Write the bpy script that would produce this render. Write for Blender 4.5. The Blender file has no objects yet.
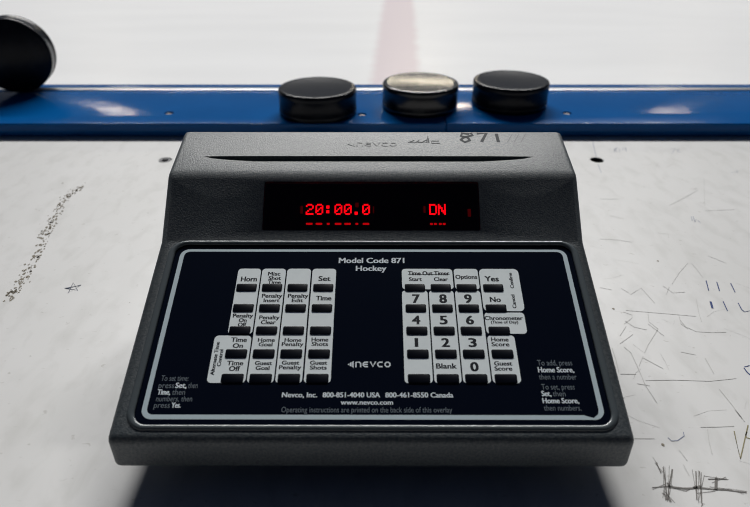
import bpy, bmesh, math, random
from mathutils import Matrix, Vector
SC = bpy.context.scene
COL = SC.collection
R = math.radians
MM = 0.001

# measured layout, millimetres: (text, u, v, width, cap height) on the overlay; pen strokes on the counter
LABELS = [('Horn',-56.6,71.6,7.1,2.56),('Misc',-45.4,74.5,5.5,1.97),('Shot',-44.9,72.1,5.5,1.95),('Time',-44.9,69.8,5.8,1.93),('Set',-22.2,71.9,5.3,2.56),('Penalty',-45.1,62.5,8.9,1.99),('Insert',-45.1,60.1,6.9,1.85),('Penalty',-33.5,62.5,8.9,1.99),('Edit',-33.6,60.1,4.9,1.85),('Time',-22.0,61.3,6.7,2.32),('Penalty',-56.7,52.2,8.7,1.90),('On',-56.5,49.9,3.3,1.77),('Off',-56.5,47.7,3.5,1.86),('Penalty',-45.1,51.3,8.7,1.89),('Clear',-45.3,48.9,6.3,1.87),('Time',-56.8,40.3,6.5,2.11),('On',-56.9,37.5,4.1,2.08),('Home',-45.2,40.2,7.0,1.79),('Goal',-45.3,38.1,5.7,1.77),('Home',-33.9,40.2,7.0,1.79),('Penalty',-33.9,38.2,9.0,1.78),('Home',-22.5,40.4,7.0,1.79),('Shots',-22.4,38.3,6.8,1.78),('Time',-56.9,29.4,6.6,2.00),('Off',-56.8,26.9,4.4,2.08),('Guest',-45.2,29.4,6.9,1.75),('Goal',-45.3,27.2,5.6,1.73),('Guest',-34.0,29.6,7.1,1.75),('Penalty',-34.0,27.5,9.0,1.74),('Guest',-22.4,29.6,7.0,1.75),('Shots',-22.4,27.4,6.8,1.73),('Time Out Timer',25.4,74.9,18.8,2.16),('Start',19.2,71.6,5.7,1.95),('Clear',30.8,71.6,6.2,1.95),('Options',42.5,72.9,9.8,2.08),('Yes',54.0,71.9,6.1,2.77),('No',54.3,60.7,4.6,2.55),('7',19.1,61.1,2.9,4.33),('8',31.1,61.1,2.9,4.33),('9',42.2,61.1,2.9,4.33),('4',18.7,50.1,3.1,4.12),('5',30.6,50.1,3.0,4.12),('6',42.0,50.1,3.0,4.12),('1',18.4,39.1,2.1,4.00),('2',30.7,39.1,3.0,4.00),('3',42.1,39.1,3.0,4.00),('0',41.8,27.9,3.0,3.98),('Blank',30.3,28.2,8.3,2.26),('Chronometer',56.8,51.1,16.4,1.89),('(Time of Day)',56.9,49.1,11.7,1.32),('Home',53.8,40.6,7.2,1.85),('Score',53.8,38.3,7.3,1.88),('Guest',53.8,29.4,7.3,1.85),('Score',53.6,27.1,7.1,1.83),]
BOLD = [('Model Code 871',-0.8,82.2,30.3,2.90),('Hockey',-1.0,77.7,13.9,2.84),('Nevco, Inc.',-29.2,15.5,13.9,2.06),('800-851-4040 USA',-8.5,15.5,22.8,2.06),('800-461-8550 Canada',18.6,15.5,27.0,2.06),('www.nevco.com',-2.3,12.4,20.6,1.93),('Set,',-77.3,19.5,4.4,1.99),('Time,',-83.6,16.6,5.0,1.96),('Yes.',-77.6,11.1,3.6,1.91),('Home Score,',75.1,26.6,14.6,2.06),('Set,',69.4,16.2,3.7,1.96),('Home Score,',74.6,13.2,14.3,1.93),]
THIN = [('Operating instructions are printed on the back side of this overlay',-2.3,9.3,67.1,1.99),('To set time:',-80.4,22.6,11.1,2.13),('press',-83.2,19.5,6.3,2.10),('then',-72.5,19.5,3.8,2.10),('then',-77.7,16.6,5.2,2.07),('numbers, then',-78.9,13.8,14.3,2.04),('press',-83.2,11.1,6.3,2.01),('To add, press',75.2,29.8,14.3,2.21),('then a number',75.3,23.5,15.3,2.14),('To set, press',74.6,19.1,13.3,2.09),('then',74.5,16.2,5.1,2.06),('then numbers.',74.8,10.2,14.7,2.00),]
VERT = [('Alternate Time',-65.6,31.6,15.2),('Control',-63.5,31.8,7.6),('Confirm',62.7,70.9,8.3),('Cancel',62.3,59.7,7.1)]
MARKS = {
    'star': [(0.65,[(-187.2,298.6),(-179.2,301.8),(-183.3,293.7),(-184.9,304.6),(-178.8,296.4),(-187.6,298.8)]),(0.35,[(-186.5,298.0),(-179.0,302.4)])],
    'tally': [(0.6,[(204.1,307.1),(200.6,296.3)]),(0.6,[(209.9,305.5),(206.9,295.9)]),(0.55,[(217.7,304.0),(215.5,294.4)]),(1.2,[(196.4,285.1),(194.3,278.4)]),(0.55,[(203.8,285.3),(201.7,276.0)]),(0.55,[(211.8,283.7),(210.5,277.3),(210.9,275.0)]),(0.3,[(210.9,275.0),(214.5,276.1)]),(0.4,[(186.7,229.0),(189.9,230.0)]),(0.6,[(186.1,228.3),(186.0,225.0),(186.5,223.2)])],
    'ink': [(0.35,[(129.0,183.3),(129.9,181.5),(132.6,181.7),(136.7,184.4),(137.2,186.6)]),(0.35,[(225.1,527.5),(221.1,525.0),(221.9,521.0),(221.9,517.6),(218.6,516.6),(220.6,521.5),(224.6,526.5)]),(0.35,[(226.6,526.5),(224.1,517.6)]),(0.35,[(233.1,527.5),(230.8,528.5),(228.4,522.5),(231.3,523.5),(233.4,528.5),(230.6,518.6)]),(0.35,[(273.3,525.0),(278.6,526.5),(270.6,514.2)]),(0.35,[(277.8,522.5),(281.4,524.0),(276.4,516.6),(279.3,516.6)]),(0.35,[(232.8,391.6),(230.6,384.4)]),(0.35,[(234.2,391.3),(231.7,382.9),(234.5,386.6)]),(0.35,[(234.7,385.1),(235.2,381.7)]),(0.35,[(302.8,471.5),(307.7,471.1),(310.4,475.3),(309.1,476.2)]),(0.5,[(208.6,547.5),(204.2,529.5),(198.9,505.8)]),(0.4,[(195.1,488.9),(192.0,470.6)])],
    'pencil': [(0.35,[(246.3,494.1),(246.5,481.7)]),(0.35,[(249.3,491.9),(243.6,483.1)]),(0.35,[(251.4,480.9),(261.1,489.7)]),(0.35,[(232.8,488.8),(238.4,485.2)]),(0.35,[(224.0,409.2),(236.5,418.7),(253.5,432.3),(258.7,436.8)]),(0.35,[(253.0,438.2),(259.3,439.7)]),(0.35,[(274.4,460.0),(250.8,408.5)]),(0.35,[(247.2,400.2),(270.1,402.5)]),(0.35,[(250.1,414.6),(251.1,411.9),(253.8,415.3)]),(0.35,[(173.6,392.8),(182.0,387.5)]),(0.35,[(175.0,420.5),(188.9,420.1)]),(0.35,[(136.3,299.5),(142.7,296.9)]),(0.35,[(148.7,298.6),(152.5,292.4),(161.0,299.0),(163.0,283.7)]),(0.35,[(175.2,301.2),(178.1,293.8),(185.7,294.8)]),(0.35,[(178.4,300.1),(173.1,291.7)]),(0.35,[(219.0,336.0),(226.6,326.9)]),(0.35,[(181.5,303.3),(191.1,315.6),(202.0,327.4),(204.1,326.1),(204.1,317.9),(203.6,309.9)]),(0.35,[(189.1,287.7),(184.1,273.1),(182.2,265.8)]),(0.35,[(143.9,276.5),(164.4,273.5),(181.4,270.9)]),(0.35,[(171.8,270.9),(169.9,264.0),(171.8,259.6)]),(0.35,[(155.1,273.1),(152.8,265.8),(155.4,259.6)]),(0.35,[(155.1,358.3),(167.1,356.9),(175.5,353.7)]),(0.35,[(198.5,366.7),(204.9,365.3),(203.0,359.7)]),(0.35,[(141.6,275.0),(145.7,272.2),(144.7,269.4),(138.3,264.0)]),(0.35,[(170.9,267.6),(171.5,261.3),(175.2,257.3),(183.5,256.4),(191.2,256.6)]),(0.35,[(138.6,261.8),(132.5,253.9)]),(0.35,[(130.2,247.2),(139.9,254.9)]),(0.35,[(139.8,266.7),(142.8,261.3),(149.0,258.7)]),(0.35,[(155.4,259.6),(144.6,246.1),(140.3,239.7)]),(0.35,[(151.6,264.0),(156.2,253.5)]),(0.35,[(138.7,237.3),(133.7,229.7)]),(0.35,[(131.3,244.5),(133.3,239.7),(132.7,228.3),(131.6,216.1),(132.6,204.2)]),(0.35,[(133.0,219.2),(147.2,219.6),(164.5,218.8),(178.3,220.7)]),(0.35,[(138.1,235.8),(145.1,227.8)]),(0.35,[(124.7,243.6),(123.6,234.3),(121.8,224.6)]),(0.35,[(159.7,240.5),(166.4,238.1)]),(0.35,[(170.0,235.8),(168.9,223.9)]),(0.35,[(166.3,213.4),(167.2,202.9),(167.4,194.2)]),(0.35,[(122.1,223.9),(129.9,223.6)]),(0.35,[(128.0,217.1),(133.7,215.5)]),(0.35,[(146.2,189.4),(153.1,189.5),(161.5,189.9)]),(0.35,[(148.7,188.2),(145.9,180.6),(144.2,174.4)]),(0.35,[(129.5,168.9),(129.5,163.6)]),(0.35,[(112.8,182.8),(122.9,182.8)]),(0.35,[(131.1,176.5),(132.0,170.9)]),(0.35,[(118.2,172.9),(118.8,169.4)]),(0.35,[(167.0,199.8),(167.7,192.7)])],
    'dark': [(0.35,[(118.6,169.9),(118.4,164.6)]),(0.5,[(120.4,167.5),(118.5,160.8),(115.5,151.8)]),(0.5,[(123.8,166.5),(118.5,157.2),(115.9,151.8)]),(0.3,[(112.1,157.6),(118.5,158.1)]),(0.7,[(118.5,158.1),(124.3,157.2),(130.2,157.3)]),(0.5,[(133.2,165.5),(127.3,151.8)]),(0.4,[(134.7,165.5),(128.8,151.0),(128.4,149.3)]),(0.5,[(129.8,157.3),(136.5,156.7)]),(0.5,[(136.5,156.7),(141.6,156.3),(148.8,155.2)]),(0.5,[(136.4,161.6),(144.3,161.6)]),(1.1,[(140.1,162.2),(137.0,156.3)]),(0.3,[(116.6,155.4),(116.9,151.0)]),(0.3,[(115.5,154.5),(115.2,151.8)]),(1.0,[(128.3,157.3),(131.7,158.1)]),(0.9,[(119.1,159.9),(119.1,157.2)])],
    'olive': [(0.5,[(160.1,187.1),(155.0,171.9),(168.1,190.5)]),(0.5,[(165.5,186.6),(164.1,184.9),(163.6,183.3),(164.9,182.8)])],
}
SCUFF = [(-236.9, 444.5), (-241.5, 425.1), (-235.9, 392.0), (-231.6, 368.8), (-222.2, 337.7), (-217.2, 307.4), (-216.1, 287.2)]
DOTS = [(-255.8, 449.5), (183.6, 329.8), (137.1, 277.9), (125.2, 179.3)]
HAND = [[(18.0, 25.9), (21.3, 28.0), (19.0, 26.1), (22.0, 25.9), (24.0, 28.5), (23.0, 25.9), (25.6, 26.4)], [(28.0, 28.5), (24.9, 25.9), (27.8, 25.9), (28.7, 32.7), (28.8, 25.9)], [(34.2, 27.4), (30.4, 27.4), (30.3, 25.4), (34.7, 25.4)], [(50.7, 33.7), (47.0, 34.5), (46.2, 31.9), (49.6, 30.6), (50.5, 28.0), (47.7, 26.4), (45.8, 28.5), (47.4, 30.6), (52.5, 32.7), (51.5, 34.8)], [(54.8, 34.2), (59.9, 34.5), (56.5, 26.7)], [(65.2, 34.2), (65.3, 26.4)]]
# ------------------------------------------------------------------ materials
def mat(name, color, rough=.5, spec=.5, metal=0.0, noise=None, bump=None, emis=None, coat=0):
    m = bpy.data.materials.new(name); m.use_nodes = True
    nt = m.node_tree; b = nt.nodes['Principled BSDF']
    b.inputs['Base Color'].default_value = (*color, 1)
    b.inputs['Roughness'].default_value = rough
    b.inputs['Specular IOR Level'].default_value = spec
    b.inputs['Metallic'].default_value = metal
    b.inputs['Coat Weight'].default_value = coat
    tc = nt.nodes.new('ShaderNodeTexCoord')
    if noise:                       # (scale, second colour, low, high)
        n = nt.nodes.new('ShaderNodeTexNoise'); n.inputs['Scale'].default_value = noise[0]
        n.inputs['Detail'].default_value = 6
        r = nt.nodes.new('ShaderNodeValToRGB')
        r.color_ramp.elements[0].position = noise[2]; r.color_ramp.elements[1].position = noise[3]
        r.color_ramp.elements[0].color = (*color, 1); r.color_ramp.elements[1].color = (*noise[1], 1)
        nt.links.new(tc.outputs['Object'], n.inputs['Vector'])
        nt.links.new(n.outputs['Fac'], r.inputs['Fac'])
        nt.links.new(r.outputs['Color'], b.inputs['Base Color'])
    if bump:                        # (scale, strength, distance)
        n = nt.nodes.new('ShaderNodeTexNoise'); n.inputs['Scale'].default_value = bump[0]
        n.inputs['Detail'].default_value = 3
        k = nt.nodes.new('ShaderNodeBump'); k.inputs['Strength'].default_value = bump[1]
        k.inputs['Distance'].default_value = bump[2]
        nt.links.new(tc.outputs['Object'], n.inputs['Vector'])
        nt.links.new(n.outputs['Fac'], k.inputs['Height'])
        nt.links.new(k.outputs['Normal'], b.inputs['Normal'])
    if emis:
        b.inputs['Emission Color'].default_value = (*emis[0], 1)
        b.inputs['Emission Strength'].default_value = emis[1]
    return m

M = {}
M['shell'] = mat('textured_grey_plastic', (.034, .046, .056), .50, .8, noise=(900, (.088, .10, .104), .35, .65), bump=(1500, .4, .0005))
M['bezel'] = mat('smooth_grey_plastic', (.085, .10, .108), .24, .6, bump=(1400, .12, .0003))
M['base'] = mat('black_base', (.01, .011, .013), .7, .3)
M['overlay'] = mat('navy_black_overlay', (.0028, .0048, .0115), .16, .22)
M['silver'] = mat('silver_ink', (.52, .62, .66), .5, .3)
M['label'] = mat('pale_key_label', (.84, .90, .91), .6, .2, noise=(160, (.80, .86, .87), .45, .7))
M['key'] = mat('black_key', (.002, .003, .007), .3, .2)
M['ink'] = mat('black_lettering', (.004, .006, .012), .6, .2)
M['white_ink'] = mat('white_lettering', (.7, .76, .8), .6, .2)
M['dim_ink'] = mat('thin_grey_lettering', (.16, .19, .22), .6, .2)
M['marker'] = mat('faded_marker', (.009, .013, .02), .6, .2)
M['smudge'] = mat('faint_marker', (.03, .036, .042), .6, .2)
M['ghost'] = mat('almost_rubbed_out_marker', (.055, .062, .066), .5, .5)
M['backing'] = mat('display_backing', (.0015, .0015, .0025), .6, .2)
M['red'] = mat('red_display', (.05, 0, 0), .5, .2, emis=((1, .004, .018), 1.6))
M['red_dim'] = mat('dim_red_display', (.05, 0, 0), .5, .2, emis=((1, .003, .014), .6))
M['red_faint'] = mat('faint_red_display', (.02, 0, 0), .5, .2, emis=((1, .004, .02), .05))
M['puck'] = mat('black_rubber', (.004, .005, .0085), .27, .16, noise=(60, (.009, .010, .014), .45, .75), bump=(260, .25, .0006))
M['puck_worn'] = mat('worn_black_rubber', (.006, .0065, .009), .24, .5, noise=(75, (.02, .019, .017), .45, .8), bump=(300, .1, .0004))
M['counter'] = mat('white_counter_plastic', (.66, .655, .645), .42, .35)
M['rail'] = mat('blue_plastic', (.001, .09, .31), .13, .13, noise=(14, (.002, .108, .36), .35, .7), bump=(80, .09, .002))
M['alu'] = mat('brushed_aluminium', (.55, .56, .57), .3, .5, metal=1.0)
M['screw'] = mat('dark_steel', (.09, .09, .095), .35, .5, metal=.9)
M['hole'] = mat('dark_hole', (.004, .004, .005), .8, .1)
M['bluepen'] = mat('blue_pen', (.03, .055, .18), .6, .2)
M['bluepen_faint'] = mat('faded_blue_pen', (.27, .30, .40), .6, .2)
M['navypen'] = mat('navy_pen', (.035, .05, .10), .6, .2)
M['pencil'] = mat('pencil_scratch', (.585, .58, .565), .6, .2)
M['darkpen'] = mat('dark_gouge', (.17, .16, .15), .6, .2)
M['olive'] = mat('olive_pen', (.25, .22, .12), .6, .2)
M['scuff'] = mat('brown_scuff', (.24, .21, .165), .7, .2)
M['board'] = mat('white_board_plastic', (.7, .7, .7), .4, .4)

# clear tinted window in front of the display
m = bpy.data.materials.new('tinted_window'); m.use_nodes = True
nt = m.node_tree; nt.nodes.clear()
o_ = nt.nodes.new('ShaderNodeOutputMaterial'); mx = nt.nodes.new('ShaderNodeMixShader'); mx.inputs[0].default_value = .04
t_ = nt.nodes.new('ShaderNodeBsdfTransparent'); t_.inputs[0].default_value = (.9, .5, .52, 1)
g_ = nt.nodes.new('ShaderNodeBsdfGlossy'); g_.inputs['Roughness'].default_value = .12
nt.links.new(t_.outputs[0], mx.inputs[1]); nt.links.new(g_.outputs[0], mx.inputs[2]); nt.links.new(mx.outputs[0], o_.inputs[0])
M['window'] = m

# counter: grime, smears and fine scratches belonging to the plastic
def dress_counter():
    nt = M['counter'].node_tree; b = nt.nodes['Principled BSDF']; N = nt.nodes.new; L = nt.links.new
    tc = [n for n in nt.nodes if n.type == 'TEX_COORD'][0]
    def noise(scale, detail, stretch):
        mp = N('ShaderNodeMapping'); mp.inputs['Scale'].default_value = stretch
        mp.inputs['Rotation'].default_value = (0, 0, .25)
        n = N('ShaderNodeTexNoise'); n.inputs['Scale'].default_value = scale; n.inputs['Detail'].default_value = detail
        n.inputs['Distortion'].default_value = .4
        L(tc.outputs['Object'], mp.inputs['Vector']); L(mp.outputs[0], n.inputs['Vector']); return n
    def ramp(n, a, b_, c0, c1):
        r = N('ShaderNodeValToRGB'); r.color_ramp.elements[0].position = a; r.color_ramp.elements[1].position = b_
        r.color_ramp.elements[0].color = (*c0, 1); r.color_ramp.elements[1].color = (*c1, 1)
        L(n.outputs['Fac'], r.inputs['Fac']); return r
    def mul(a, c):
        x = N('ShaderNodeMix'); x.data_type = 'RGBA'; x.blend_type = 'MULTIPLY'; x.inputs['Factor'].default_value = 1
        L(a.outputs[0] if a.type != 'MIX' else a.outputs['Result'], x.inputs['A'])
        L(c.outputs[0], x.inputs['B']); return x
    r1 = ramp(noise(9, 5, (1.6, 1, 1)), .3, .75, (.655, .65, .64), (.70, .695, .69))
    r2 = ramp(noise(45, 8, (2.0, 1, 1)), .48, .74, (1, 1, 1), (.89, .89, .88))
    r3 = ramp(noise(210, 6, (1, 1.4, 1)), .66, .74, (1, 1, 1), (.80, .79, .77))
    x = mul(mul(r1, r2), r3)
    L(x.outputs['Result'], b.inputs['Base Color'])
    n = noise(40, 6, (1, 1, 1)); r = N('ShaderNodeMapRange'); r.inputs['To Min'].default_value = .34; r.inputs['To Max'].default_value = .56
    L(n.outputs['Fac'], r.inputs['Value']); L(r.outputs['Result'], b.inputs['Roughness'])
dress_counter()

# ice: white with the faint red line painted under it
def ice_material():
    m = mat('rink_ice', (.76, .76, .775), .34, .3)
    nt = m.node_tree; b = nt.nodes['Principled BSDF']; N = nt.nodes.new; L = nt.links.new
    tc = [n for n in nt.nodes if n.type == 'TEX_COORD'][0]
    sp = N('ShaderNodeSeparateXYZ'); L(tc.outputs['Object'], sp.inputs[0])
    def mth(op, a, v=None, v2=None):
        q = N('ShaderNodeMath'); q.operation = op; L(a, q.inputs[0])
        if v is not None:
            if hasattr(v, 'links'): L(v, q.inputs[1])
            else: q.inputs[1].default_value = v
        return q.outputs[0]
    n = N('ShaderNodeTexNoise'); n.inputs['Scale'].default_value = 3.0; n.inputs['Detail'].default_value = 5
    mp = N('ShaderNodeMapping'); mp.inputs['Scale'].default_value = (.4, 1.6, 1)
    L(tc.outputs['Object'], mp.inputs[0]); L(mp.outputs[0], n.inputs['Vector'])
    wob = mth('MULTIPLY', mth('SUBTRACT', n.outputs['Fac'], .5), .10)
    dx = mth('ABSOLUTE', mth('ADD', mth('SUBTRACT', mth('SUBTRACT', sp.outputs['X'], mth('MULTIPLY', sp.outputs['Y'], .037)), -.01), wob))
    mr = N('ShaderNodeMapRange'); mr.inputs['From Min'].default_value = .145; mr.inputs['From Max'].default_value = .215
    mr.inputs['To Min'].default_value = 1; mr.inputs['To Max'].default_value = 0; L(dx, mr.inputs['Value'])
    n2 = N('ShaderNodeTexNoise'); n2.inputs['Scale'].default_value = 1.7; n2.inputs['Detail'].default_value = 4
    L(mp.outputs[0], n2.inputs['Vector'])
    r = N('ShaderNodeValToRGB'); r.color_ramp.elements[0].position = .35; r.color_ramp.elements[1].position = .7
    r.color_ramp.elements[0].color = (.88, .88, .885, 1); r.color_ramp.elements[1].color = (.92, .92, .925, 1)
    L(n2.outputs['Fac'], r.inputs['Fac'])
    x = N('ShaderNodeMix'); x.data_type = 'RGBA'; L(mr.outputs['Result'], x.inputs['Factor'])
    L(r.outputs[0], x.inputs['A']); x.inputs['B'].default_value = (.78, .69, .715, 1)
    L(x.outputs['Result'], b.inputs['Base Color'])
    k = N('ShaderNodeBump'); k.inputs['Strength'].default_value = .12; k.inputs['Distance'].default_value = .02
    L(n.outputs['Fac'], k.inputs['Height']); L(k.outputs[0], b.inputs['Normal'])
    return m
M['ice'] = ice_material()

# ------------------------------------------------------------------ helpers
def link(name, bm_or_mesh, material, parent=None, smooth=None):
    if isinstance(bm_or_mesh, bmesh.types.BMesh):
        me = bpy.data.meshes.new(name); bm_or_mesh.to_mesh(me); bm_or_mesh.free()
    else: me = bm_or_mesh
    o = bpy.data.objects.new(name, me); COL.objects.link(o)
    if material is not None: me.materials.clear(); me.materials.append(material)
    if smooth is not None:
        for p in me.polygons: p.use_smooth = True
        me.set_sharp_from_angle(angle=R(smooth))
    if parent is not None: o.parent = parent
    return o
def tag(o, label, cat, group=None):
    o['label'] = label; o['category'] = cat
    if group: o['group'] = group
    return o
def struct(o): o['kind'] = 'structure'; return o
def empty(name, loc, rz=0):
    o = bpy.data.objects.new(name, None); COL.objects.link(o); o.location = loc; o.rotation_euler = (0, 0, rz)
    o.empty_display_size = .02; return o
def rrect(x0, x1, y0, y1, r, n=6):
    """rounded rectangle outline, r = one radius or (bl, br, tr, tl)"""
    rs = r if isinstance(r, (tuple, list)) else (r,) * 4
    pts = []
    for (cx, cy, sx, sy, a0, q) in ((x0, y0, 1, 1, 180, rs[0]), (x1, y0, -1, 1, 270, rs[1]), (x1, y1, -1, -1, 0, rs[2]), (x0, y1, 1, -1, 90, rs[3])):
        if q <= 0: pts.append((cx, cy)); continue
        for i in range(n + 1):
            a = R(a0 + 90 * i / n); pts.append((cx + sx * q + q * math.cos(a), cy + sy * q + q * math.sin(a)))
    return pts
def frame(origin, direction):
    """plane frame: u = +X, v = up the slope, w = outwards; millimetres in, metres out"""
    c, s = direction
    return lambda u, v, w=0.0: Vector((u * MM, origin[0] + (v * c - w * s) * MM, origin[1] + (v * s + w * c) * MM))
def prism(bm, f, pts, w0, w1):
    """outline in (u, v) extruded from w0 to w1"""
    lo = [bm.verts.new(f(u, v, w0)) for u, v in pts]; hi = [bm.verts.new(f(u, v, w1)) for u, v in pts]
    n = len(pts)
    bm.faces.new(hi); bm.faces.new(lo[::-1])
    for i in range(n): bm.faces.new((lo[i], lo[(i + 1) % n], hi[(i + 1) % n], hi[i]))
def pad(bm, f, pts, w0, w1, bev=.25):
    """raised pad with a chamfered top edge"""
    cx = sum(p[0] for p in pts) / len(pts); cy = sum(p[1] for p in pts) / len(pts)
    hx = max(abs(p[0] - cx) for p in pts); hy = max(abs(p[1] - cy) for p in pts)
    n = len(pts); rows = []
    for w, ins in ((w0, 0), (w1 - bev, 0), (w1 - bev * .3, bev * .3), (w1, bev)):
        rows.append([bm.verts.new(f(cx + (u - cx) * (1 - ins / hx), cy + (v - cy) * (1 - ins / hy), w)) for u, v in pts])
    for a, b in zip(rows, rows[1:]):
        for i in range(n): bm.faces.new((a[i], a[(i + 1) % n], b[(i + 1) % n], b[i]))
    bm.faces.new(rows[-1]); bm.faces.new(rows[0][::-1])
def ribbon(bm, f, pts, width, w):
    """a pen stroke: a flat mitred strip"""
    n = len(pts); L_, R_ = [], []
    for i, (x, y) in enumerate(pts):
        a = pts[max(i - 1, 0)]; b = pts[min(i + 1, n - 1)]
        tx, ty = b[0] - a[0], b[1] - a[1]; l = math.hypot(tx, ty) or 1
        nx, ny = -ty / l * width / 2, tx / l * width / 2
        L_.append(bm.verts.new(f(x + nx, y + ny, w))); R_.append(bm.verts.new(f(x - nx, y - ny, w)))
    for i in range(n - 1): bm.faces.new((L_[i], R_[i], R_[i + 1], L_[i + 1]))
    bmesh.ops.recalc_face_normals(bm, faces=bm.faces)
def lathe(bm, prof, n=64, axis_pt=(0, 0, 0)):
    rings = []
    for r, z in prof:
        if r <= 1e-9: rings.append([bm.verts.new((axis_pt[0], axis_pt[1], axis_pt[2] + z))])
        else: rings.append([bm.verts.new((axis_pt[0] + r * math.cos(2 * math.pi * i / n), axis_pt[1] + r * math.sin(2 * math.pi * i / n), axis_pt[2] + z)) for i in range(n)])
    for a, b in zip(rings, rings[1:]):
        for i in range(n):
            j = (i + 1) % n
            if len(a) == 1: bm.faces.new((a[0], b[i], b[j])) if len(b) > 1 else None
            elif len(b) == 1: bm.faces.new((a[i], a[j], b[0]))
            else: bm.faces.new((a[i], a[j], b[j], b[i]))
    bmesh.ops.recalc_face_normals(bm, faces=bm.faces)
def box(bm, x0, x1, y0, y1, z0, z1, bev=0, seg=3):
    vs = [bm.verts.new((x, y, z)) for x in (x0, x1) for y in (y0, y1) for z in (z0, z1)]
    fs = [bm.faces.new([vs[i] for i in q]) for q in ((0, 1, 3, 2), (4, 6, 7, 5), (0, 4, 5, 1), (2, 3, 7, 6), (0, 2, 6, 4), (1, 5, 7, 3))]
    bmesh.ops.recalc_face_normals(bm, faces=fs)
    if bev: bmesh.ops.bevel(bm, geom=list({e for f_ in fs for e in f_.edges}), offset=bev, segments=seg, affect='EDGES', profile=.5)
def boolean(name, bm, cutters):
    """bm minus every cutter bmesh -> finished mesh"""
    bmesh.ops.recalc_face_normals(bm, faces=bm.faces)
    me = bpy.data.meshes.new(name); bm.to_mesh(me); bm.free()
    o = bpy.data.objects.new('work', me); COL.objects.link(o); tmp = []
    for c in cutters:
        bmesh.ops.recalc_face_normals(c, faces=c.faces)
        cm = bpy.data.meshes.new('cut'); c.to_mesh(cm); c.free()
        co = bpy.data.objects.new('cut', cm); COL.objects.link(co); tmp.append(co)
        md = o.modifiers.new('b', 'BOOLEAN'); md.operation = 'DIFFERENCE'; md.object = co; md.solver = 'EXACT'
    dg = bpy.context.evaluated_depsgraph_get(); dg.update()
    res = bpy.data.meshes.new_from_object(o.evaluated_get(dg)); res.name = name
    for q in tmp + [o]: bpy.data.objects.remove(q, do_unlink=True)
    return res

# ------------------------------------------------------------------ lettering
_cache = {}
def glyphs(txt, bold):
    key = (txt, bold)
    if key not in _cache:
        cu = bpy.data.curves.new('t', 'FONT'); cu.body = txt; cu.size = 1; cu.resolution_u = 3
        cu.offset = bold
        cu.space_character = 1.04 if bold > 0 else 1.0
        o = bpy.data.objects.new('t', cu); COL.objects.link(o)
        dg = bpy.context.evaluated_depsgraph_get(); dg.update()
        me = o.evaluated_get(dg).to_mesh()
        V = [tuple(v.co[:2]) for v in me.vertices]; Fc = [tuple(p.vertices) for p in me.polygons]
        o.evaluated_get(dg).to_mesh_clear()
        bpy.data.objects.remove(o, do_unlink=True); bpy.data.curves.remove(cu)
        _cache[key] = (V, Fc)
    return _cache[key]
CAP = {b: max(p[1] for p in glyphs('H', b)[0]) - min(p[1] for p in glyphs('H', b)[0]) for b in (0,)}
def letter(bm, f, txt, u, v, width, cap, w, bold=True, turn=False):
    fat = 0 if not bold else (.036 if cap > 3.3 else .03); bold = 0
    if txt == '1': width = 1.7
    V, Fc = glyphs(txt, bold)
    x0 = min(p[0] for p in V); x1 = max(p[0] for p in V)
    sy = cap / CAP[bold]; sx = min(width / (x1 - x0), sy * 1.7)
    for k, (ox, oy) in enumerate(((0, 0),) if not fat else ((-fat, -.4 * fat), (0, .4 * fat), (fat, -.4 * fat), (-fat, .4 * fat), (fat, .4 * fat))):
        vs = []                                        # heavier weight: the outline printed again a hair to each side
        for x, y in V:
            a, b = (x - (x0 + x1) / 2) * sx + ox * sy * 1.2, (y + oy) * sy - cap / 2
            if turn: a, b = -b, a
            vs.append(bm.verts.new(f(u + a, v + b, w + .002 * k)))
        for q in Fc:
            try: bm.faces.new([vs[i] for i in q])
            except ValueError: pass
    bmesh.ops.recalc_face_normals(bm, faces=bm.faces)
def logo(bm, f, u0, u1, v0, v1, w, th):
    """the maker's wordmark: a striped pointer and five wide square letters"""
    h = v1 - v0; W_ = u1 - u0; vm = (v0 + v1) / 2
    x = u0; aw = W_ * .155
    for i in range(3):                                 # pointer of three bars growing to the right
        a = x + aw * i / 3; hh = h * (.18, .40, .62)[i]
        q = [(a, vm), (a + aw * .26, vm - hh), (a + aw * .26, vm + hh)] if i == 0 else [(a, vm - hh * .66), (a + aw * .26, vm - hh), (a + aw * .26, vm + hh), (a, vm + hh * .66)]
        bm.faces.new([bm.verts.new(f(*p, w)) for p in q])
    lw = W_ * .148; gap = W_ * .024; x = u0 + aw + gap
    k = min(lw, h) * .22
    a, b = v0 + th / 2, v1 - th / 2
    for ch in 'nevco':
        l, r = x + th / 2, x + lw - th / 2
        if ch == 'n': S = [[(l, v0), (l, b), (r - k, b), (r, b - k), (r, v0)]]
        if ch == 'e': S = [[(r, b), (l + k, b), (l, b - k), (l, a + k), (l + k, a), (r, a)], [(l, vm), (r - th * .2, vm)]]
        if ch == 'v': S = [[(l - th * .2, v1), ((l + r) / 2, a), (r + th * .2, v1)]]
        if ch == 'c': S = [[(r, b), (l + k, b), (l, b - k), (l, a + k), (l + k, a), (r, a)]]
        if ch == 'o': S = [[(l + k, b), (l, b - k), (l, a + k), (l + k, a), (r - k, a), (r, a + k), (r, b - k), (r - k, b), (l + k, b)]]
        for s in S: ribbon(bm, f, s, th, w)
        x += lw + gap

# ------------------------------------------------------------------ the console
D0 = (.1605, .0287); D1 = (.2474, .063); T0 = (.2729, .0866); T1 = (.3092, .0958)
def unit(a, b):
    l = math.hypot(b[0] - a[0], b[1] - a[1]); return ((b[0] - a[0]) / l, (b[1] - a[1]) / l)
PIV = Vector((-.0008, .235, 0))
def shifted(f): return lambda u, v, w=0.0: f(u, v, w) - Vector((0, PIV.y, 0))
deck = shifted(frame(D0, unit(D0, D1))); face = shifted(frame(D1, unit(D1, T0))); top = shifted(frame(T0, unit(T0, T1)))

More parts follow.
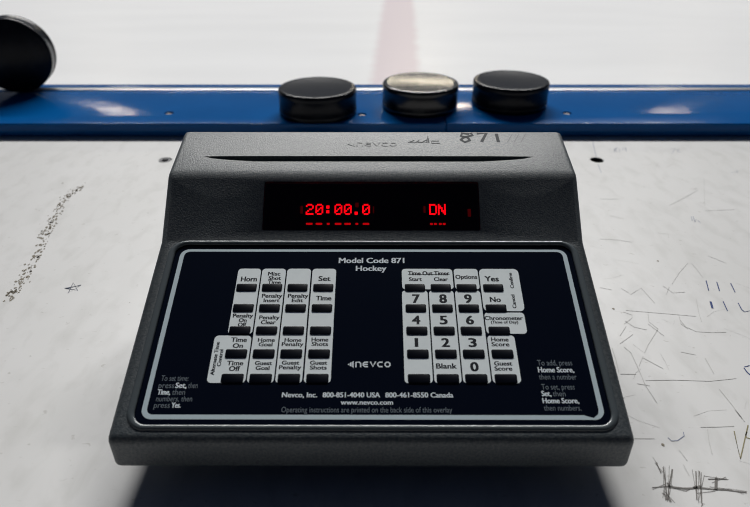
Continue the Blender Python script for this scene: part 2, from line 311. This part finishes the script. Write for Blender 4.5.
console = empty('scoreboard_controller', PIV, R(-.12))
tag(console, 'grey wedge-shaped hockey scoreboard controller with red digits and two keypads, on white counter', 'scoreboard controller')

bm = bmesh.new()
hw = .1004
prof = [(D0[0] - .0035 * .93, .0115), (D0[0] - .0035 * .93, D0[1] - .0035 * .367), D1, T0, T1, (.3135, .0880), (.3135, .0115)]
A = [bm.verts.new((-hw - .0014, y - PIV.y, z)) for y, z in prof]; B = [bm.verts.new((hw + .0002, y - PIV.y, z)) for y, z in prof]
n = len(prof); fs = [bm.faces.new(A), bm.faces.new(B[::-1])]
for i in range(n): fs.append(bm.faces.new((A[i], B[i], B[(i + 1) % n], A[(i + 1) % n])))
bmesh.ops.recalc_face_normals(bm, faces=fs)
concave = {A[2], B[2]}
ed = [e for e in bm.edges if set(e.verts) != concave]
bmesh.ops.bevel(bm, geom=ed, offset=.0030, segments=4, affect='EDGES', profile=.5)
c1 = bmesh.new(); prism(c1, deck, rrect(-93.3, 93.3, 3.0, 91.2, 5.5, 8), -1.1, 9)
c2 = bmesh.new(); up, dn = [], []
for i in range(33):
    t = -1 + 2 * i / 32; u = -2.5 + 84 * t
    k = min(1, (1 - abs(t)) / .32) ** .55
    up.append((u, 13.9 + .4 * k)); dn.append((u, 13.8 - 4.1 * k))
c2v = up[::-1] + dn[1:-1]
prism(c2, top, c2v, -2.6, 6)
c3 = bmesh.new(); prism(c3, face, rrect(-53.5, 51.5, 5.2, 30.6, 1.0, 3), -4, 6)
shell = link('shell', boolean('shell', bm, [c1, c2, c3]), M['shell'], console, 32)

bm = bmesh.new(); box(bm, -.083, .083, .185 - PIV.y, .300 - PIV.y, 0, .0125, .002)
link('base', bm, M['base'], console, 30)

# raised bead around the recess
bm = bmesh.new(); inner = rrect(-93.3, 93.3, 3.0, 91.2, 5.5, 8); outer = rrect(-96.3, 96.3, 0.6, 93.6, 8.0, 8)
rings = []
for t, w in ((0, -.6), (0, .1), (.1, .38), (.3, .62), (.55, .68), (.8, .5), (.95, .2), (1, -.1)):
    rings.append([bm.verts.new(deck(a[0] + (b[0] - a[0]) * t, a[1] + (b[1] - a[1]) * t, w)) for a, b in zip(inner, outer)])
for a, b in zip(rings, rings[1:]):
    for i in range(len(a)): bm.faces.new((a[i], a[(i + 1) % len(a)], b[(i + 1) % len(a)], b[i]))
bmesh.ops.recalc_face_normals(bm, faces=bm.faces)
link('bezel', bm, M['bezel'], console, 50)

# printed overlay in the recess
bm = bmesh.new(); prism(bm, deck, rrect(-93.2, 93.2, 3.1, 91.1, 5.4, 8), -1.2, -.5)
overlay = link('overlay', bm, M['overlay'], console)
bm = bmesh.new(); a_ = rrect(-90.8, 90.8, 5.3, 88.7, 4.2, 6); b_ = rrect(-88.8, 88.8, 7.2, 87.3, 2.6, 6)
va = [bm.verts.new(deck(*p, -.47)) for p in a_]; vb = [bm.verts.new(deck(*p, -.47)) for p in b_]
for i in range(len(a_)): bm.faces.new((va[i], va[(i + 1) % len(a_)], vb[(i + 1) % len(a_)], vb[i]))
bmesh.ops.recalc_face_normals(bm, faces=bm.faces)
o = link('border_line', bm, M['silver'], overlay); o['label'] = 'silver border line'
bm = bmesh.new(); bm.faces.new([bm.verts.new(deck(*p, -.45)) for p in ((82.2, 7.6), (83.2, 7.0), (85.2, 6.4), (86.2, 6.1), (87.4, 7.0), (88.2, 7.6), (88.6, 8.6), (85, 8.8))])
bmesh.ops.recalc_face_normals(bm, faces=bm.faces)
link('chip', bm, M['overlay'], overlay)
def lines(name, rows, bold, label):
    bm = bmesh.new()
    for t, u, v, wd, cp in rows: letter(bm, deck, t, u, v, wd, cp, -.45, bold=bold)
    link(name, bm, M['white_ink' if bold else 'dim_ink'], overlay)['label'] = label
lines('title_lettering', BOLD[:2], True, 'white bold model title')
for q in BOLD[2:6]: lines('contact_lettering', [q], True, 'white bold contact line')
for q in [(a, b, c, d, e * 1.12) for a, b, c, d, e in BOLD[6:]]: lines('instruction_word', [q], True, 'white bold instruction word')
for q in [(a, b, c, d, e * 1.12) for a, b, c, d, e in THIN]: lines('instruction_line', [q], False, 'dim grey thin instruction lettering')
bm = bmesh.new(); logo(bm, deck, -10.4, 7.1, 27.6, 30.2, -.45, .62)
o = link('maker_logo', bm, M['white_ink'], overlay); o['label'] = 'pale wordmark with a striped pointer'

# pale key labels: (u0, u1, v0, v1, radii, texts)
VT = [77.8, 66.3, 54.9, 43.4, 21.2]
def col(cx): return (cx - 5.45, cx + 5.45)
LC = (-57.1, -45.6, -34.1, -22.5); RC = (18.8, 30.5, 42.1, 54.1)
PANELS = [(LC[0] - 5.0, LC[0] + 5.45, 43.6, 77.8, 1.6), (*col(LC[1]), 21.2, 77.8, 1.6), (*col(LC[2]), 21.2, 77.8, 1.6), (*col(LC[3]), 21.2, 77.8, 1.6),
          (-67.3, LC[0] + 5.45, 21.2, 43.0, 1.8),
          (13.1, 36.3, 66.5, 77.8, 1.6), (37.0, 48.0, 66.5, 77.8, 1.4), (48.6, 66.6, 55.1, 77.8, 2.2), (48.6, 66.0, 43.9, 54.5, 1.6), (48.6, 60.2, 21.2, 43.3, 1.8),
          (12.9, RC[0] + 5.6, 21.2, 65.9, 1.6), (RC[1] - 5.5, RC[1] + 5.55, 21.2, 65.9, 1.6), (RC[2] - 5.45, 48.0, 21.2, 65.9, 1.6)]
PW = -.40
PANELS = [(a, b, c - .65 * (1 - (c - 21) / 110), d - .85 * (1 - (d - 21) / 110), e) for a, b, c, d, e in PANELS]
owner = {}
for i, (u0, u1, v0, v1, r) in enumerate(PANELS):
    bm = bmesh.new(); prism(bm, deck, rrect(u0, u1, v0, v1, r, 5), -.5, PW)
    p = link('key_label', bm, M['label'], console); p['label'] = 'pale printed key label'
    bm = bmesh.new(); k = 0
    for t, u, v, wd, cp in LABELS:
        if u0 < u < u1 and v0 < v < v1: letter(bm, deck, t, u, v, wd, cp, PW + .03); k += 1
    for t, u, v, ln in VERT:
        if u0 < u < u1 and v0 < v < v1: letter(bm, deck, t, u, v, ln, 1.55, PW + .03, turn=True); k += 1
    if i == 5: ribbon(bm, deck, [(16.0, 74.2), (35.0, 74.2)], .32, PW + .03)
    if k: link('lettering', bm, M['ink'], p)
    else: bm.free()

VR = (66.9, 56.1, 44.8, 33.75, 22.55)
for cols in (LC, RC):
    for j, v in enumerate(VR):
        for i, u in enumerate(cols):
            hh = 2.05
            bm = bmesh.new(); pad(bm, deck, rrect(u - 4.55, u + 4.55, v - hh, v + hh, .7, 3), -.5, -.08, .25)
            link('key', bm, M['key'], console, 40)

# display window: dark well, red dot-matrix characters, tinted pane
bm = bmesh.new(); prism(bm, face, rrect(-53.4, 51.4, 5.3, 30.5, .9, 3), -4.05, -3.4)
link('display_backing', bm, M['backing'], console)
FONT = {'2': ('01110', '10001', '00001', '00110', '01000', '10000', '11111'), '0': ('01110', '10001', '10011', '10101', '11001', '10001', '01110'),
        ':': ('00000', '01100', '01100', '00000', '01100', '01100', '00000'), '.': ('00000', '00000', '00000', '00000', '00000', '01100', '01100'),
        'D': ('11110', '10001', '10001', '10001', '10001', '10001', '11110'), 'N': ('10001', '11001', '11101', '10101', '10111', '10011', '10001')}
PX, PY = .76, .80
def dots(bm, ch, u, v, w):
    for r_, row in enumerate(FONT[ch]):
        for c_, bit in enumerate(row):
            if bit == '1':
                x = u + (c_ - 2) * PX; y = v + (3 - r_) * PY
                prism(bm, face, rrect(x - PX * .5, x + PX * .5, y - PY * .5, y + PY * .5, .1, 2), w, w + .12)
TIME = [('2', -31.26), ('0', -26.53), (':', -22.0), ('0', -17.2), ('0', -12.6), ('.', -8.1), ('0', -3.64)]
MODE = [('D', 29.2), ('N', 33.5)]
for nm, seq in (('time_readout', TIME), ('mode_readout', MODE)):
    bm = bmesh.new()
    for ch, u in seq: dots(bm, ch, u, 17.2, -3.4)
    link(nm, bm, M['red'], console)['label'] = 'glowing red dot-matrix characters'
low = {}
for ch, u in TIME + MODE:
    bm = low.setdefault(ch in 'DN', bmesh.new())
    hwid = .7 if ch in ':.' else 1.6
    if ch in 'DN': spans = ((u - 1.65, u - .25), (u + .25, u + 1.65))
    else: spans = ((u - hwid, u + hwid),)
    for x0, x1 in spans: prism(bm, face, rrect(x0, x1, 9.2, 10.2, .3, 2), -3.4, -3.3)
for bm in low.values(): link('dim_dash_row', bm, M['red_dim'], console)['label'] = 'row of short dim red dashes'  # short dim red dashes set below the characters
for u, v, a, b in ((46.9, 15.5, .8, 2.0), (25.0, 17.2, .5, 1.8), (-35.2, 17, .6, 2.0), (0.0, 17, .3, 1.8), (-8.1, 19.5, .8, 1.2)):
    bm = bmesh.new(); prism(bm, face, rrect(u - a, u + a, v - b, v + b, .2, 2), -3.4, -3.33)
    link('unlit_segment', bm, M['red_faint'], console)['label'] = 'barely lit red segment'
bm = bmesh.new(); prism(bm, face, rrect(-53.4, 51.4, 5.3, 30.5, .9, 3), -.9, -.4)
link('display_window', bm, M['window'], console)['label'] = 'dark tinted display window'

# raised wordmark and marker writing on the top
bm = bmesh.new(); logo(bm, top, -13.6, 11.6, 22.9, 26.2, .18, .75)
ex = bmesh.ops.extrude_face_region(bm, geom=list(bm.faces))
bmesh.ops.translate(bm, verts=[g for g in ex['geom'] if isinstance(g, bmesh.types.BMVert)], vec=top(0, 0, -.4) - top(0, 0, 0))
bmesh.ops.recalc_face_normals(bm, faces=bm.faces)
link('moulded_logo', bm, M['shell'], console)['label'] = 'wordmark moulded into the top'
bm = bmesh.new()
for s in HAND[3:]: ribbon(bm, top, s, 1.7, .06)
link('handwriting', bm, M['marker'], console)['label'] = 'black marker number 871'
bm = bmesh.new()
for s in HAND[:3]: ribbon(bm, top, s, .75, .06)
link('faded_word', bm, M['smudge'], console)['label'] = 'rubbed-out marker word'
bm = bmesh.new()
for x in (70, 73.5, 77): ribbon(bm, top, [(x, 26.5), (x + 3.5, 33.5)], .5, .06)
link('faded_strokes', bm, M['ghost'], console)['label'] = 'faint slanted marker strokes'

# ------------------------------------------------------------------ counter, rail, rink
CZ = lambda u, v, w=0.0: Vector((u * MM, v * MM, w * MM))
bm = bmesh.new(); box(bm, -1.3, 1.3, -.35, .690, -.02, 0)
holes = []
for x, y in ((-.1867, .4987), (.1974, .4987)):
    h = bmesh.new(); lathe(h, [(0, -.008), (.0026, -.008), (.0036, -.0028), (.0062, .0002), (.0062, .004), (0, .004)], 32, (x, y, 0)); holes.append(h)
counter = link('scorekeeper_counter', boolean('scorekeeper_counter', bm, holes), M['counter'], None, 30)
tag(counter, 'scuffed white plastic scorekeeper counter with pen doodles under the grey controller', 'counter')
# screw head in the left hole, the right one stands open
bm = bmesh.new(); lathe(bm, [(.0022, -.0040), (.0022, -.0012), (.0028, -.0003), (.0050, -.0003), (.0054, -.0007), (.0034, -.0030)], 32, (-.1867, .4987, 0))
link('screw', bm, M['screw'], counter, 40)
bm = bmesh.new(); lathe(bm, [(0, -.0038), (.0022, -.0038), (.0022, -.0030)], 24, (-.1867, .4987, 0)); link('screw_socket', bm, M['hole'], counter)
bm = bmesh.new(); lathe(bm, [(0, -.0055), (.0026, -.0055), (.0034, -.0026), (.0058, -.0003), (.0058, -.0001)], 32, (.1974, .4987, 0)); link('screw_hole', bm, M['hole'], counter, 40)
for nm, key, mt, lab in (('star_drawing', 'star', 'navypen', 'small star drawn in dark blue pen'), 
                         ('pen_scribbles', 'ink', 'bluepen_faint', 'faded blue pen scribbles'), ('scratches', 'pencil', 'pencil', 'faint grey scratches'),
                         ('dark_scribble', 'dark', 'darkpen', 'dark crossed scribble'), ('brown_scribble', 'olive', 'olive', 'olive brown pen strokes')):
    bm = bmesh.new()
    rj = random.Random(7)
    for w, pts in MARKS[key]:
        ribbon(bm, CZ, pts, w, .15)
        if key == 'dark':
            for k in range(2): ribbon(bm, CZ, [(x + rj.gauss(0, .8), y + rj.gauss(0, 1.0)) for x, y in pts], .18, .14)
    if key == 'pencil':
        for k in range(36):
            x, y = rj.uniform(115, 300), rj.uniform(165, 430); a = rj.uniform(0, 6.3); l = rj.uniform(2, 11); b = a + rj.uniform(-.4, .4)
            ribbon(bm, CZ, [(x, y), (x + l * math.cos(a), y + l * math.sin(a)), (x + l * math.cos(a) + l * math.cos(b), y + l * math.sin(a) + l * math.sin(b))], .14, .14)
    q = link(nm, bm, M[mt], counter); q['label'] = lab
    if key in ('pencil', 'ink', 'dark'): q['kind'] = 'stuff'
for w, pts in MARKS['tally']:
    bm = bmesh.new(); ribbon(bm, CZ, pts, w, .15); link('tally_mark', bm, M['bluepen'], counter)['label'] = 'short blue pen stroke'
rnd = random.Random(4)
bm = bmesh.new()
def blot(u, v, r):
    k = rnd.uniform(0, 6); bm.faces.new([bm.verts.new(CZ(u + r * rnd.uniform(.6, 1.2) * math.cos(k + i), v + 1.5 * r * rnd.uniform(.6, 1.2) * math.sin(k + i), .15)) for i in range(6)])
for _ in range(300):
    t = rnd.uniform(0, len(SCUFF) - 1.001); i = int(t); q = t - i
    x = SCUFF[i][0] + (SCUFF[i + 1][0] - SCUFF[i][0]) * q; y = SCUFF[i][1] + (SCUFF[i + 1][1] - SCUFF[i][1]) * q
    side = rnd.choice((-1, 1)); blot(x + side * abs(rnd.gauss(1.6, 1.4)), y + rnd.gauss(0, 3), rnd.choice((.35, .45, .55, .65, .9)))
for x, y in DOTS: blot(x, y, .7)
for _ in range(60): blot(rnd.uniform(-330, 380), rnd.uniform(160, 530), rnd.uniform(.15, .3))
bmesh.ops.recalc_face_normals(bm, faces=bm.faces)
sc = link('scuff_dots', bm, M['scuff'], counter); sc['label'] = 'trail of brown scuff specks'; sc['kind'] = 'stuff'

RZ = .013
SEAM = .0685
def rail(x0, x1, screws, label):
    bm = bmesh.new(); box(bm, x0, x1, .5575, .6660, 0, RZ, .0011)
    hs = []
    for x, y in screws:
        h = bmesh.new(); lathe(h, [(0, RZ - .004), (.0028, RZ - .004), (.0046, RZ), (.0046, RZ + .004), (0, RZ + .004)], 32, (x, y, 0)); hs.append(h)
    o = link('board_cap_rail', boolean('board_cap_rail', bm, hs), M['rail'], None, 35)
    tag(o, label, 'rail', 'blue cap rail sections')
    for x, y in screws:
        bm = bmesh.new(); lathe(bm, [(0, -.0032), (.0014, -.0032), (.0014, -.0014), (.0032, -.0012), (.0036, -.0016)], 28, (x, y, RZ)); link('screw', bm, M['screw'], o, 40)
    return o
rail(-1.3, SEAM - .0003, [(-.2074, .5893), (-.0130, .5850)], 'blue plastic cap rail section left of the seam, under the two flat left pucks')
rail(SEAM + .0003, 1.3, [(.1933, .5893)], 'blue plastic cap rail section right of the seam, under the rightmost puck')
bm = bmesh.new(); box(bm, -1.3, 1.3, .6680, .6785, -.001, RZ + .0006, .0006); struct(link('trim_1', bm, M['alu'], None, 30))
bm = bmesh.new(); box(bm, -1.3, 1.3, .6785, .6935, -.001, RZ - .0002, .0012); struct(link('trim_2', bm, M['rail'], None, 30))
bm = bmesh.new(); box(bm, -1.3, 1.3, .575, .690, -1.0, -.0202); struct(link('trim_3', bm, M['board']))
bm = bmesh.new(); box(bm, -25, 25, .58, 28, -1.1, -1.0); struct(link('floor', bm, M['ice']))
bm = bmesh.new(); box(bm, -25, 25, -6, .57, -1.1, -1.0); struct(link('floor', bm, M['base']))

# ------------------------------------------------------------------ pucks
def puck_mesh():
    bm = bmesh.new(); r, h, b = .0387, .0256, .0022
    prof = [(0, 0), (r - b, 0), (r - b * .4, b * .25), (r, b)]
    prof += [(r, b + (h - 2 * b) * .16)]
    prof += [(r - .0003, b + (h - 2 * b) * .18), (r - .0003, b + (h - 2 * b) * .82), (r, b + (h - 2 * b) * .84), (r, h - b), (r - b * .4, h - b * .25), (r - b, h), (r - b - .004, h), (r - b - .0045, h - .00012), (0, h - .00012)]
    lathe(bm, prof, 96)
    return bm
def puck(loc, rz, m, label, stand=False):
    o = link('hockey_puck', puck_mesh(), m, None, 40)
    o.location = loc
    o.rotation_euler = (0, 0, rz)
    if stand: o.rotation_euler = (R(-90), 0, rz)
    return tag(o, label, 'hockey puck', 'hockey pucks on the blue rail')
puck((-.0572, .5925, RZ), .3, M['puck'], 'black rubber hockey puck lying flat, leftmost of the three flat ones on blue rail')
puck((.0462, .6100, RZ), 1.7, M['puck_worn'], 'black hockey puck with shiny worn top lying flat between two others')
puck((.1400, .6185, RZ), 2.6, M['puck'], 'black hockey puck lying flat, rightmost of the pucks on blue rail')
puck((-.3895, .6590, RZ + .0387), R(13), M['puck'], 'black hockey puck standing on its edge at the far left of the blue rail', True)

# ------------------------------------------------------------------ light
def area(name, loc, aim, sx, sy, power, color):
    l = bpy.data.lights.new(name, 'AREA'); l.shape = 'RECTANGLE'; l.size = sx; l.size_y = sy; l.energy = power; l.color = color
    o = bpy.data.objects.new(name, l); COL.objects.link(o); o.location = loc
    o.rotation_euler = (Vector(aim) - Vector(loc)).to_track_quat('-Z', 'Y').to_euler(); return o
area('arena_lamp_row', (0, 55.3, 50.6), (0, 1, 0), 60, 2.4, 65000, (1, .99, .965))
area('arena_ceiling_lamps', (0, 38, 50), (0, 1, 0), 40, 3, 2000, (.95, .98, 1))
for x, p in ((-9.2, 24), (1.45, 90), (10.6, 24)): area('arena_wall_lamp', (x, 21, 6.5), (0, 0, 0), 1.1, .6, p, (1, .88, .68))
w = bpy.data.worlds.new('arena_air'); SC.world = w; w.use_nodes = True
nt = w.node_tree; bg = nt.nodes['Background']
tc = nt.nodes.new('ShaderNodeTexCoord'); sp = nt.nodes.new('ShaderNodeSeparateXYZ'); rp = nt.nodes.new('ShaderNodeValToRGB'); mr = nt.nodes.new('ShaderNodeMapRange')
nt.links.new(tc.outputs['Generated'], sp.inputs[0]); nt.links.new(sp.outputs['Y'], mr.inputs['Value'])
mr.inputs['From Min'].default_value = -1; mr.inputs['From Max'].default_value = 1
nt.links.new(mr.outputs[0], rp.inputs['Fac']); nt.links.new(rp.outputs[0], bg.inputs['Color'])
e = rp.color_ramp.elements; e[0].position = .35; e[0].color = (.005, .008, .018, 1); e[1].position = .95; e[1].color = (.075, .085, .105, 1)
x = e.new(.7); x.color = (.022, .029, .048, 1)
bg.inputs['Strength'].default_value = 1.0

# ------------------------------------------------------------------ camera
cd = bpy.data.cameras.new('camera'); cam = bpy.data.objects.new('camera', cd); COL.objects.link(cam)
cam.location = (0, 0, .207); cam.rotation_euler = (R(90 - 31.4), 0, 0)
cd.sensor_width = 36; cd.lens = 28.8; cd.clip_start = .01; cd.clip_end = 200
cd.dof.use_dof = True; cd.dof.focus_distance = .297; cd.dof.aperture_fstop = 13
SC.cycles.filter_width = 1.05
SC.camera = cam
SC.view_settings.view_transform = 'Standard'; SC.view_settings.look = 'None'
SC.view_settings.exposure = 0; SC.view_settings.gamma = 1; SC.view_settings.use_curve_mapping = False
